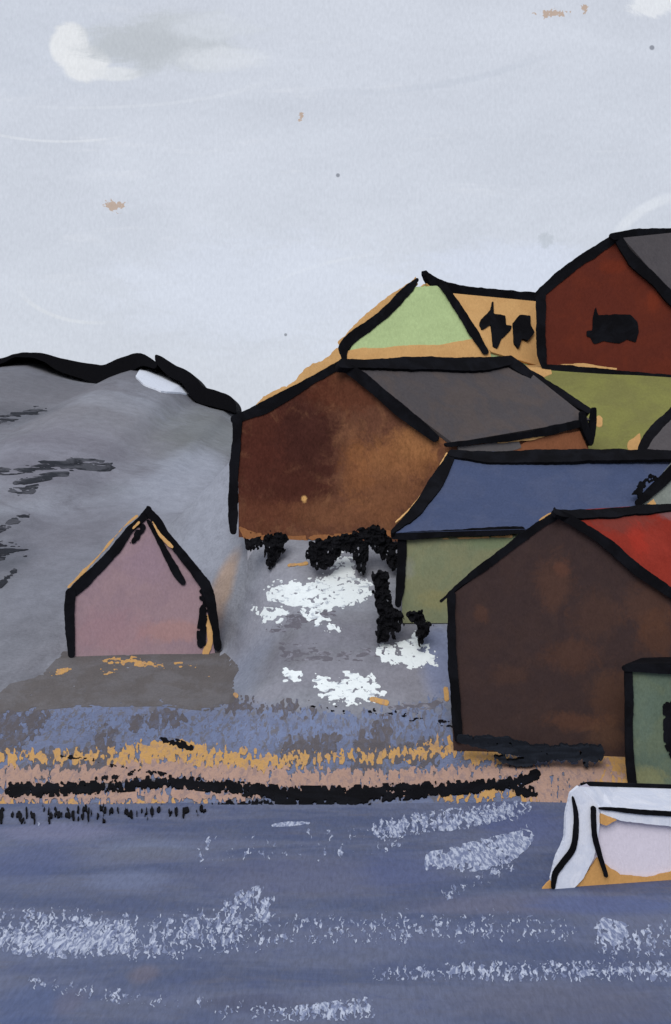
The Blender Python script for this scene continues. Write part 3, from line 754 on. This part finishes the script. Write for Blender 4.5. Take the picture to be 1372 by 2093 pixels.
# --- house with a long slope facing the water
class LongHouse:
    def __init__(s, name, label, eL, eR, rL, rR, Ye, Yr, foot, wallL, wall, roof, cat='house'):
        E1, E2, R1, R2 = at(*eL, Ye), at(*eR, Ye), at(*rL, Yr), at(*rR, Yr)
        fl = lambda E, R: np.array([2 * R[0] - E[0], 2 * R[1] - E[1], E[2]])
        B1, B2 = fl(E1, R1), fl(E2, R2)
        zb = ZC - (foot - CY) * (Ye + 0.2) / F
        base = np.array([(E1[0] + B1[0]) / 2, Ye, zb])
        s.root = thing(name, label, cat, base); s.base = base
        w1 = np.array([(wallL - CX) * (Ye + 0.2) / F - E1[0], 0.2, 0])
        dn = np.array([0, 0, -0.18]); zz = lambda P: np.array([P[0], P[1], zb - 0.5])
        e1, e2 = E1 + w1 + dn, E2 + np.array([0, 0.2, 0]) + dn
        r1, r2, b1, b2 = R1 + np.array([w1[0], 0, 0]) + dn, R2 + dn, B1 + np.array([w1[0], -0.2, 0]) + dn, B2 + np.array([0, -0.2, 0]) + dn
        V, Fc = prism(np.array([zz(e1), e1, r1, b1, zz(b1)]), np.array([zz(e2), e2, r2, b2, zz(b2)]))
        s.wp = upright(e1, e2); s.ep = upright(E1, E2); s.rp = plane3(E1, E2, R1); s.rgp = upright(R1, R2)
        s.wall = link('wall', V, Fc, wall(base, s) if callable(wall) else wall, s.root)
        s.roof = sheet('roof', [E1, E2, R2, R1], 0.12, roof, s.root)
        sheet('roof', [R1, R2, B2, B1], 0.12, roof, s.root)
    b = House.b; area = House.area

M['blue'] = paint('blue_roof_paint', (74, 85, 115), 58, var=0.07, grain=0.12, second=(84, 92, 118), second_amt=0.5, second_size=80, k=KR)
def olive_wall(base, s):
    return paint('olive_boards', (122, 124, 96), 56, var=0.08, grain=0.12, second=(112, 120, 96), second_amt=0.6, base=base, blobs=blobs_on(s.wp, 56, [(1000, 1105, 60, 16, (104, 120, 92), 0.6), (830, 1160, 14, 20, (128, 128, 122), 0.5), (900, 1230, 50, 20, (134, 128, 88), 0.5)]))
bl = LongHouse('blue_roofed_house', 'olive walled house under a broad slate blue roof slope', (803, 1094), (1520, 1075), (924, 927), (1560, 930), 56, 60, 1247, 822, olive_wall, M['blue'])
bl.pl = bl.rp
bl.b('ridge_board', [(922, 926, 7), (960, 930, 9), (1009, 933, 12), (1121, 932, 14), (1233, 929, 12), (1372, 929, 11), (1540, 930, 11)], bl.rp, seed=141, off=0.24)
bl.b('bargeboard', [(926, 926, 8), (908, 958, 13), (889, 989, 15), (866, 1022, 13), (840, 1053, 11), (802, 1086, 4)], bl.rp, seed=142, off=0.2)
bl.b('eave_board', [(805, 1097, 6), (850, 1095, 9), (894, 1091, 8), (960, 1088, 8), (1028, 1085, 9), (1066, 1083, 8)], bl.ep, seed=143, off=0.06)
bl.b('corner_post', [(822, 1108, 9), (822, 1150, 10), (818, 1200, 10), (814, 1236, 7)], bl.wp, seed=144, off=0.10)
bl.b('trim_board', [(905, 1101, 1), (980, 1099, 2), (1045, 1096, 3)], bl.wp, mat=M['ochre'], seed=145, off=0.03, thick=0.05)
bl.b('trim_board', [(808, 1068, 1), (850, 1028, 2), (880, 985, 2), (914, 925, 1)], bl.rp, mat=M['ochre'], seed=1451, off=0.12, thick=0.05)
# a small gable standing out of the blue roof at the right
dp = facing(1372, 56.9, 0)
M['sage'] = paint('sage_boards', (124, 130, 124), 57, var=0.1, grain=0.14)
front = np.array([dp.one(*p) for p in [(1305, 1062), (1300, 1034), (1452, 868), (1604, 1034), (1604, 1062)]])
V, Fc = prism(front, front + np.array([0.5, 3.6, 0]))
dm = link('dormer', V, Fc, M['sage'], bl.root)
f = union(rough(f_stroke([(1306, 1028, 7), (1340, 998, 10), (1372, 967, 11), (1452, 882, 10)]), 1.5, 10, 147), broken(f_stroke([(1304, 1012, 8), (1318, 992, 9), (1335, 978, 8)]), 0.6, 7, 7, 148, 6, 3))
board('bargeboard', f, dp, M['black'], dm, 0.12, 0.2)
board('trim_board', rough(f_poly([(1318, 1036), (1336, 1020), (1342, 1030), (1330, 1040)]), 2, 8, 149), dp, M['ochre'], dm, 0.04, 0.05)

gr = LongHouse('grey_roofed_shed', 'grey roofed shed cut off by the right edge, above the blue roof', (1302, 928), (1640, 925), (1420, 792), (1680, 795), 63, 66.5, 1000, 1325, M['sage'], paint('shed_roof_grey', (88, 84, 86), 64, k=KR))
gr.pl = gr.rp
gr.b('bargeboard', [(1314, 914, 10), (1328, 890, 11), (1348, 866, 11), (1372, 845, 11), (1420, 792, 10)], seed=151, off=0.12)

# --- dark boathouse on the shore
def dark_wall(base, s):
    return paint('dark_tarred_boards', (57, 45, 44), 50, var=0.10, grain=0.12, second=(62, 48, 45), second_amt=0.6, base=base,
                 blobs=blobs_on(s.pl, 50, [(1135, 1190, 36, 50, (82, 57, 46), 0.52), (1150, 1160, 16, 16, (92, 60, 48), 0.45), (1220, 1260, 50, 45, (76, 54, 45), 0.45), (1330, 1240, 50, 50, (84, 58, 46), 0.45), (985, 1255, 14, 18, (84, 58, 46), 0.45),
                                           (1170, 1340, 60, 30, (82, 56, 44), 0.45), (1040, 1380, 40, 20, (76, 54, 44), 0.38), (1250, 1430, 40, 60, (84, 59, 46), 0.52), (1180, 1475, 60, 18, (94, 63, 47), 0.45), (1350, 1300, 40, 50, (88, 58, 42), 0.45), (1240, 1500, 40, 26, (88, 64, 50), 0.45)]))
def red_roof(base, s):
    pts = lambda spec: blobs_on(s.rp, 52, spec)
    return paint('red_roof_paint', (146, 52, 40), 53, var=0.08, grain=0.12, base=base, k=KR, second=(134, 46, 36), second_amt=0.6,
                 blobs=pts([(1270, 1065, 70, 22, (124, 62, 54), 0.8), (1360, 1046, 24, 14, (128, 104, 106), 0.7), (1330, 1110, 40, 30, (160, 60, 48), 0.5), (1300, 1100, 20, 30, (172, 52, 38), 0.5)]))
bo = House('boathouse', 'largest dark brown boathouse with a red roof slope, on the shore', 925, 51, 5,
           [(928, 1524), (914, 1222), (1140, 1050), (1388, 1222), (1388, 1560)], 48, (1430, 1031), None, dark_wall, red_roof, cat='boathouse', lower=0.5)
bo.b('bargeboard', [(1141, 1051, 8), (1110, 1070, 9), (1072, 1096, 9), (1028, 1130, 9), (983, 1163, 9), (940, 1196, 6), (902, 1229, 3)], seed=161)
bo.b('bargeboard', [(1143, 1050, 9), (1190, 1077, 11), (1242, 1111, 12), (1296, 1159, 13), (1340, 1190, 12), (1390, 1224, 11)], seed=162, off=0.26, thick=0.3)
bo.b('corner_post', [(923, 1218, 9), (923, 1290, 9), (925, 1360, 10), (930, 1412, 11), (934, 1470, 11), (938, 1510, 9)], seed=163, off=0.14)
bo.b('ridge_board', [(1134, 1043, 3), (1150, 1048, 7), (1206, 1050, 8), (1296, 1043, 9), (1372, 1036, 8), (1430, 1031, 8)], bo.rp, seed=164, off=0.24, amp=2)
bo.b('ridge_board', [(1134, 1038, 2), (1137, 1052, 6)], seed=1641, off=0.28)
bo.b('trim_board', [(1102, 1064, 1), (1118, 1056, 3), (1132, 1048, 2)], mat=M['ochre'], off=0.04, thick=0.1, seed=165)

# dark timber quay at the foot of the boathouse
qp = facing(1080, 49.4, 4)
qf = union(rough(f_stroke([(940, 1512, 7), (985, 1518, 11), (1040, 1528, 15), (1090, 1539, 15), (1121, 1541, 15), (1170, 1541, 14), (1222, 1541, 14)]), 3, 14, 171), f_poly([(1160, 1528), (1231, 1526), (1232, 1557), (1160, 1556)]), rough(f_stroke([(1010, 1548, 4), (1050, 1560, 6), (1090, 1556, 9)]), 3, 10, 172), rough(f_stroke([(1196, 1545, 12), (1202, 1566, 3)]), 2, 8, 174))
qr = thing('timber_quay', 'slate black timber quay at the foot of the dark boathouse', 'quay', qp.one(1080, 1560))
qg = qf
def qf2(x, y): return np.minimum(qg(x, y) + (fbm(x, y, 7, 9, 175, 4) - 0.5) * 12, (fbm(x, y, 9, 8, 176, 4) - 0.25) * 30)
qf2.box = qf.box
board('deck', qf2, qp, M['slate_black'], qr, 0.0, 0.45, 1.8)

# --- green shed at the right edge
sp = facing(1290, 48.4, 4)
SB = sp.one(1400, 1608)
sr = thing('green_shed', 'flat roofed grey green shed with a black window, behind the white boat', 'shed', SB)
fr = np.array([sp.one(*p) for p in [(1290, 1612), (1290, 1368), (1500, 1366), (1500, 1625)]])
fr[0, 2] -= 0.3; fr[3, 2] -= 0.3
V, Fc = prism(fr, fr + np.array([0.9, 1.6, 0]))
link('wall', V, Fc, paint('sage_green_boards', (84, 97, 84), 48, var=0.10, grain=0.14, second=(98, 106, 84), second_amt=0.5, base=SB, blobs=blobs_on(sp, 48, [(1320, 1590, 40, 20, (124, 122, 84), 0.6), (1310, 1450, 30, 60, (92, 106, 94), 0.5)])), sr)
rf = np.array([sp.one(*p, 0.15) for p in [(1276, 1368), (1278, 1358), (1510, 1352), (1510, 1368)]])
V, Fc = prism(rf, rf + np.array([0.95, 1.9, 0.0]))
link('roof', V, Fc, M['black'], sr)
board('eave_board', rough(f_stroke([(1278, 1366, 6), (1320, 1366, 9), (1380, 1369, 9), (1505, 1368, 9)]), 1.2, 10, 181), sp, M['black'], sr, 0.2, 0.1)
board('corner_post', rough(f_stroke([(1285, 1370, 8), (1287, 1430, 9), (1286, 1487, 8), (1288, 1550, 9), (1293, 1602, 9)]), 1.0, 10, 182), sp, M['black'], sr, 0.12, 0.16)
wn = board('window', broken(f_poly([(1360, 1440), (1420, 1432), (1440, 1500), (1425, 1550), (1376, 1548), (1362, 1520)]), 0.86, 8, 8, 183, 6, 5), sp, M['black'], sr, 0.06, 0.08)

# --- mauve hut at left
def mauve(base, s):
    return paint('mauve_boards', (143, 121, 126), 60, var=0.05, grain=0.10, second=(134, 114, 122), second_amt=0.6, base=base, blobs=blobs_on(s.pl, 60, [(350, 1290, 70, 20, (158, 122, 116), 0.6), (230, 1290, 70, 40, (146, 116, 122), 0.5), (300, 1150, 50, 40, (138, 118, 130), 0.5)]))
hu = House('hut', 'small mauve gabled hut standing alone on a dark mound at left', 145, 60, -4,
           [(143, 1345), (142, 1222), (302, 1046), (428, 1204), (443, 1350)], -9.5, (298, 1062), None, mauve, M['black'], cat='hut', lower=0.5)
hu.b('bargeboard', [(301, 1034, 1), (302, 1046, 8), (284, 1066, 8), (265, 1083, 9), (229, 1132, 11), (184, 1177, 13), (152, 1208, 12)], seed=191, amp=1.5)
hu.b('bargeboard', [(303, 1044, 7), (325, 1072, 9), (347, 1103, 9), (388, 1154, 10), (420, 1195, 12)], seed=192, amp=1.5, off=0.13)
hu.b('corner_post', [(145, 1212, 11), (142, 1240, 11), (143, 1290, 10), (146, 1338, 9)], seed=193, off=0.12)
hu.b('corner_post', [(420, 1196, 12), (428, 1220, 12), (435, 1255, 9), (441, 1290, 9), (446, 1322, 9)], seed=194, off=0.15)
hu.b('brace', [(304, 1066, 5), (331, 1115, 8), (359, 1168, 9), (374, 1190, 5)], seed=195, off=0.08, amp=2)
hu.b('brace', [(290, 1078, 7), (280, 1096, 7), (270, 1108, 4)], seed=196, off=0.06, brk=0.7)
hu.b('brace', [(414, 1210, 6), (416, 1255, 8), (412, 1290, 9), (412, 1316, 8)], seed=197, off=0.08, brk=0.78)
hu.b('trim_board', [(308, 1058, 2), (325, 1090, 3), (345, 1112, 4), (352, 1118, 3)], mat=M['ochre'], seed=198, off=0.16, thick=0.2, amp=2)
hu.b('trim_board', [(424, 1262, 3), (430, 1310, 4), (422, 1330, 7), (418, 1345, 6)], mat=M['ochre'], seed=199, off=0.05, thick=0.06, amp=3)
hu.b('trim_board', [(284, 1068, 3), (272, 1080, 3)], mat=M['ochre'], seed=200, off=0.15, thick=0.1, amp=2)
hu.b('trim_board', [(140, 1200, 2), (200, 1138, 2), (250, 1080, 2), (280, 1055, 1)], mat=M['ochre'], seed=201, off=-0.02, thick=0.1, amp=2)
M['mound'] = paint('mound_earth', (98, 94, 94), 58, var=0.10, grain=0.12, second=(107, 105, 108), second_amt=0.7, second_size=40, stretch=(0.6, 0.4, 1.5), k=KT)
mo = lay('mound', broken(f_poly([(131, 1336), (445, 1328), (462, 1342), (486, 1366), (474, 1386), (476, 1432), (420, 1450), (330, 1440), (150, 1442), (-10, 1456), (2, 1420), (22, 1402), (73, 1390), (100, 1370)]), 0.80, 22, 7, 211, 10, 4, 4), M['mound'], 0.016, 0.02, 2.0)
tag(mo, kind='structure')
fl_ = lay('bare_earth', broken(union(f_stroke([(204, 1354, 5), (260, 1352, 8), (310, 1360, 6), (396, 1362, 5)]), f_stroke([(204, 1374, 3), (250, 1375, 3)]), f_stroke([(100, 1378, 3), (150, 1370, 3)]), f_stroke([(432, 1380, 5), (438, 1385, 4)])), 0.52, 9, 4, 212, 6, 3), M['ochre_sand'], 0.03, 0.02, 1.7)
tag(fl_, 'ochre flecks of bare earth on the mound below the mauve hut', 'earth', kind='stuff')

# ------------------------------------------------------------------ boat
YB = 36.8
bp = facing(1132, YB, -14)                                  # near side of the hull, turned towards the viewer at the right
bb = bp.one(1260, 1800)
boat = thing('boat', 'white wooden boat with black lines and an ochre waterline, cut off by the right edge', 'boat', bb)
M['hull'] = paint('hull_white', (206, 211, 224), 38, var=0.04, grain=0.06, second=(222, 224, 232), second_amt=0.6, second_size=40, k=1.0)
M['panel'] = paint('hull_lavender', (214, 207, 218), 38, var=0.03, grain=0.06, k=1.0)
M['boot'] = paint('ochre_bottom', (198, 150, 92), 38, var=0.08, grain=0.10, k=1.0)
outer = [(1184, 1608), (1168, 1622), (1158, 1662), (1155, 1714), (1136, 1759), (1127, 1796), (1132, 1816)]
# hull body: near side on the plane, far side three metres beyond, both meeting at the stem
prof = outer + [(1160, 1828), (1640, 1840), (1640, 1680), (1372, 1664), (1260, 1655), (1228, 1650), (1206, 1628)]
nearV = np.array([bp.one(*p, -0.06) for p in prof])
def beam(px): return 3.3 * float(smooth(1165, 1330, np.array(px)))
farV = []
for p, v in zip(prof, nearV):
    q = v + np.array([0.25, 0.25 + beam(p[0]) if p[1] < 1700 else 0.25 + 0.7 * beam(p[0]), 0.0])
    farV.append(q)
V, Fc = prism(nearV, np.array(farV))
link('hull', V, Fc, M['panel'], boat)
# the deck between the near rail and the far rail
rail = [(1186, 1611), (1206, 1628), (1228, 1650), (1260, 1655), (1372, 1664), (1640, 1680)]
nr = [bp.one(*p, -0.02) for p in rail]; fr_ = [at(1187 + (p[0] - 1186) * 1.02, 1607 + (p[0] - 1186) * 0.032, n_[1] + 0.2 + beam(p[0])) for n_, p in zip(nr, rail)]
dk = []
for n_, f_ in zip(nr, fr_): dk += [n_ + np.array([0, 0, 0.02]), f_ + np.array([0, 0, 0.02])]
top = np.array(dk); m_ = len(rail)
faces = [[2 * i, 2 * i + 2, 2 * i + 3, 2 * i + 1] for i in range(m_ - 1)]
V, Fc = slab(top, top - np.array([0, 0, 0.05]), faces)
link('deck', V, Fc, M['hull'], boat)
rv, rfc = [], []
for i, f_ in enumerate(fr_):
    r_ = 0.05 if i else 0.03
    rv += [f_ + np.array([0, -r_, 0.02]), f_ + np.array([0, r_, 0.02]), f_ + np.array([0, r_, 0.02 + 2 * r_]), f_ + np.array([0, -r_, 0.02 + 2 * r_])]
    if i:
        o_ = 4 * (i - 1)
        for k in range(4): rfc.append([o_ + k, o_ + (k + 1) % 4, o_ + 4 + (k + 1) % 4, o_ + 4 + k])
rfc += [[3, 2, 1, 0], [len(rv) - 4 + k for k in range(4)]]
link('far_rail', rv, rfc, M['black'], boat)
def bpart(name, f, mat, off, thick=0.05, amp=1.5, seed=1):
    return board(name, rough(f, amp, 10, seed), bp, mat, boat, off, thick, 2.2)
bpart('bottom', f_poly([(1106, 1820), (1135, 1790), (1200, 1785), (1222, 1752), (1240, 1768), (1270, 1788), (1326, 1794), (1380, 1780), (1660, 1770), (1660, 1830), (1372, 1815), (1290, 1818), (1180, 1820)]), M['boot'], 0.02, 0.06, 2, 221)
bpart('stem_post', f_poly([(1184, 1608), (1168, 1620), (1158, 1662), (1155, 1714), (1136, 1759), (1127, 1796), (1134, 1822), (1157, 1834), (1192, 1798), (1214, 1755), (1222, 1720), (1226, 1690), (1227, 1652), (1206, 1628)]), M['hull'], 0.10, 0.12, 1.5, 222)
bpart('gunwale', f_poly([(1226, 1650), (1270, 1655), (1372, 1663), (1660, 1680), (1660, 1710), (1372, 1690), (1270, 1678), (1228, 1664)]), M['hull'], 0.14, 0.16, 1.5, 223)
bpart('trim_board', f_poly([(1228, 1662), (1262, 1676), (1240, 1688), (1228, 1684)]), M['boot'], 0.16, 0.05, 1, 224)
bpart('plank_line', f_stroke([(1172, 1630, 2), (1177, 1655, 4), (1179, 1684, 5), (1173, 1733, 6), (1150, 1766, 6), (1136, 1787, 6), (1132, 1814, 4)]), M['black'], 0.16, 0.05, 0.7, 225)
bpart('plank_line', f_stroke([(1214, 1653, 5), (1216, 1703, 5), (1226, 1745, 5), (1236, 1776, 4), (1240, 1790, 4)]), M['black'], 0.18, 0.05, 0.7, 226)
bpart('plank_line', f_stroke([(1227, 1653, 2), (1260, 1655, 4), (1308, 1660, 5), (1372, 1664, 5), (1640, 1680, 5)]), M['black'], 0.20, 0.05, 0.7, 227)

# ------------------------------------------------------------------ sky, sun, camera
def make_world():
    w = bpy.data.worlds.new('World'); S.world = w; w.use_nodes = True
    t = w.node_tree; t.nodes.clear(); T = NT(t)
    out = T.n('ShaderNodeOutputWorld')
    sky = T.n('ShaderNodeTexSky', sky_type='NISHITA', sun_disc=False)
    sky.sun_elevation = math.radians(SUN_EL); sky.sun_rotation = math.radians(SUN_ROT)
    b1 = T.n('ShaderNodeBackground', i_Strength=0.08); T.l(sky.outputs[0], b1.inputs[0])
    d = T.n('ShaderNodeTexCoord').outputs['Generated']
    sep = T.n('ShaderNodeSeparateXYZ'); T.l(d, sep.inputs[0])
    y = T.math('MAXIMUM', sep.outputs['Y'], 0.08)
    cmb = T.n('ShaderNodeCombineXYZ')                       # cloud layer coordinates by direction: bearing and height
    T.l(T.math('DIVIDE', sep.outputs['X'], y), cmb.inputs[0]); T.l(T.math('DIVIDE', sep.outputs['Z'], y), cmb.inputs[1])
    uv = cmb.outputs[0]
    def cuv(px, py): return ((px - CX) / F, (CY - py) / F, 0)
    big = T.noise(uv, 5.0, 5, 0.6, 0.5, (0.7, 1.8, 1)); fine = T.noise(uv, 420, 3, 0.65, 0.3, (1.3, 0.6, 1)); mid = T.noise(uv, 30, 5, 0.6, 0.4, (0.6, 1.5, 1)); rag = T.noise(uv, 220, 3, 0.7, 0.5)
    streak = T.noise(uv, 26, 5, 0.65, 0.4, (0.35, 2.2, 1))
    c = T.mix(T.ramp(big, 0.35, 0.65), lin((203, 208, 219)), lin((210, 215, 226)))
    c = T.mix(T.math('MULTIPLY', T.ramp(streak, 0.58, 0.72), 0.35), c, lin((221, 224, 232)))
    brush = T.noise(uv, 44, 7, 0.72, 0.8, (0.55, 1.4, 1))
    def add(c, px, py, rx, ry, rgb, amt, nz=brush, soft=0.7, na=1.1):
        f = T.math('MULTIPLY', T.blob(uv, cuv(px, py), (rx / F, ry / F, 1), nz, soft, na), amt)
        return T.mix(f, c, lin(rgb))
    c = add(c, 60, 60, 260, 120, (201, 207, 219), 0.6)
    c = add(c, 142, 95, 40, 48, (229, 231, 234), 0.95, soft=0.3, na=0.4)
    c = add(c, 176, 130, 50, 36, (229, 231, 234), 0.95, soft=0.3, na=0.4)
    c = add(c, 235, 150, 50, 15, (224, 227, 231), 0.8, soft=0.5, na=0.6)
    c = add(c, 340, 85, 150, 58, (194, 199, 205), 0.85, soft=0.7)
    c = add(c, 450, 120, 90, 22, (217, 221, 228), 0.7)
    c = add(c, 280, 90, 80, 36, (186, 191, 197), 0.6, soft=0.8)
    c = add(c, 440, 55, 80, 26, (212, 217, 226), 0.6)
    c = add(c, 1335, 8, 50, 24, (228, 231, 236), 0.9, soft=0.5)
    def arc(c, px, py, rx, ry, w, bx, by, bw, bh, rgb, amt):
        d = T.vmath('MULTIPLY', T.vmath('SUBTRACT', uv, cuv(px, py)).outputs[0], (F / rx, F / ry, 0)).outputs[0]
        o = T.n('ShaderNodeVectorMath', operation='LENGTH'); T.l(d, o.inputs[0])
        r = T.math('ABSOLUTE', T.math('SUBTRACT', o.outputs['Value'], T.math('ADD', 0.985, T.math('MULTIPLY', brush, 0.03))))
        f = T.math('MULTIPLY', T.ramp(r, w, w * 0.3), T.blob(uv, cuv(bx, by), (bw / F, bh / F, 1), brush, 1.0, 0.6))
        return T.mix(T.math('MULTIPLY', f, amt), c, lin(rgb))
    c = arc(c, 130, 215, 230, 74, 0.05, 110, 280, 120, 30, (226, 229, 235), 0.5)
    c = arc(c, 160, 130, 420, 90, 0.05, 330, 200, 260, 60, (220, 224, 232), 0.3)
    c = arc(c, 1420, 560, 182, 162, 0.09, 1310, 430, 85, 60, (224, 228, 235), 0.6)
    c = arc(c, 900, 900, 620, 390, 0.012, 570, 535, 170, 40, (224, 228, 234), 0.5)
    c = arc(c, 200, 560, 170, 100, 0.05, 120, 640, 90, 60, (222, 225, 230), 0.45)
    c = arc(c, 700, -500, 900, 690, 0.014, 1150, 180, 400, 60, (196, 202, 214), 0.5)
    c = add(c, 540, 600, 260, 110, (214, 220, 234), 0.6)
    c = add(c, 1050, 560, 200, 60, (212, 219, 236), 0.6)
    c = add(c, 1115, 490, 14, 14, (188, 194, 203), 0.7, rag)
    for (px, py, rx, ry) in ((235, 420, 19, 10), (1130, 27, 22, 6), (617, 240, 5, 6), (1196, 16, 5, 8)):
        c = add(c, px, py, rx, ry, (182, 150, 118), 0.75, rag, 0.25, 2.6)
    for (px, py, r) in ((691, 358, 4), (1333, 97, 5), (584, 684, 3)):
        c = add(c, px, py, r, r, (120, 122, 132), 0.8, None, 0.6)
    hs = T.n('ShaderNodeHueSaturation'); T.l(c, hs.inputs['Color'])
    T.l(T.math('ADD', 0.82, T.math('ADD', T.math('MULTIPLY', fine, 0.26), T.math('MULTIPLY', mid, 0.10))), hs.inputs['Value'])
    b2 = T.n('ShaderNodeBackground', i_Strength=0.84); T.l(hs.outputs[0], b2.inputs[0])
    mx = T.n('ShaderNodeMixShader'); mx.inputs[0].default_value = 0.94
    T.l(b1.outputs[0], mx.inputs[1]); T.l(b2.outputs[0], mx.inputs[2]); T.l(mx.outputs[0], out.inputs[0])
SUN_EL, SUN_ROT = 36, 192
make_world()
sl = bpy.data.lights.new('sun', 'SUN'); sl.energy = 1.5; sl.angle = math.radians(35); sl.color = (1.0, 0.97, 0.93)
so_ = bpy.data.objects.new('sun', sl); COL.objects.link(so_)
a, e = math.radians(SUN_ROT), math.radians(SUN_EL)
dv = Vector((math.sin(a) * math.cos(e), math.cos(a) * math.cos(e), math.sin(e)))   # towards the sun: behind the viewer, a little to the left
so_.rotation_euler = dv.to_track_quat('Z', 'Y').to_euler()
so_.location = (-20, -40, 60)

cd = bpy.data.cameras.new('camera'); cam = bpy.data.objects.new('camera', cd); COL.objects.link(cam)
cam.location = (0, 0, ZC); cam.rotation_euler = (math.radians(90), 0, 0)
cd.sensor_fit = 'HORIZONTAL'; cd.sensor_width = 36.0; cd.lens = 36.0 * F / 1372.0
cd.shift_x = 0.0; cd.shift_y = -(1046.5 - CY) / 1372.0
cd.clip_start = 0.5; cd.clip_end = 3000
S.camera = cam
S.view_settings.view_transform = 'Standard'; S.view_settings.look = 'None'
S.view_settings.exposure = 0.3; S.view_settings.gamma = 1
S.render.engine = 'CYCLES'
S.cycles.max_bounces = 4
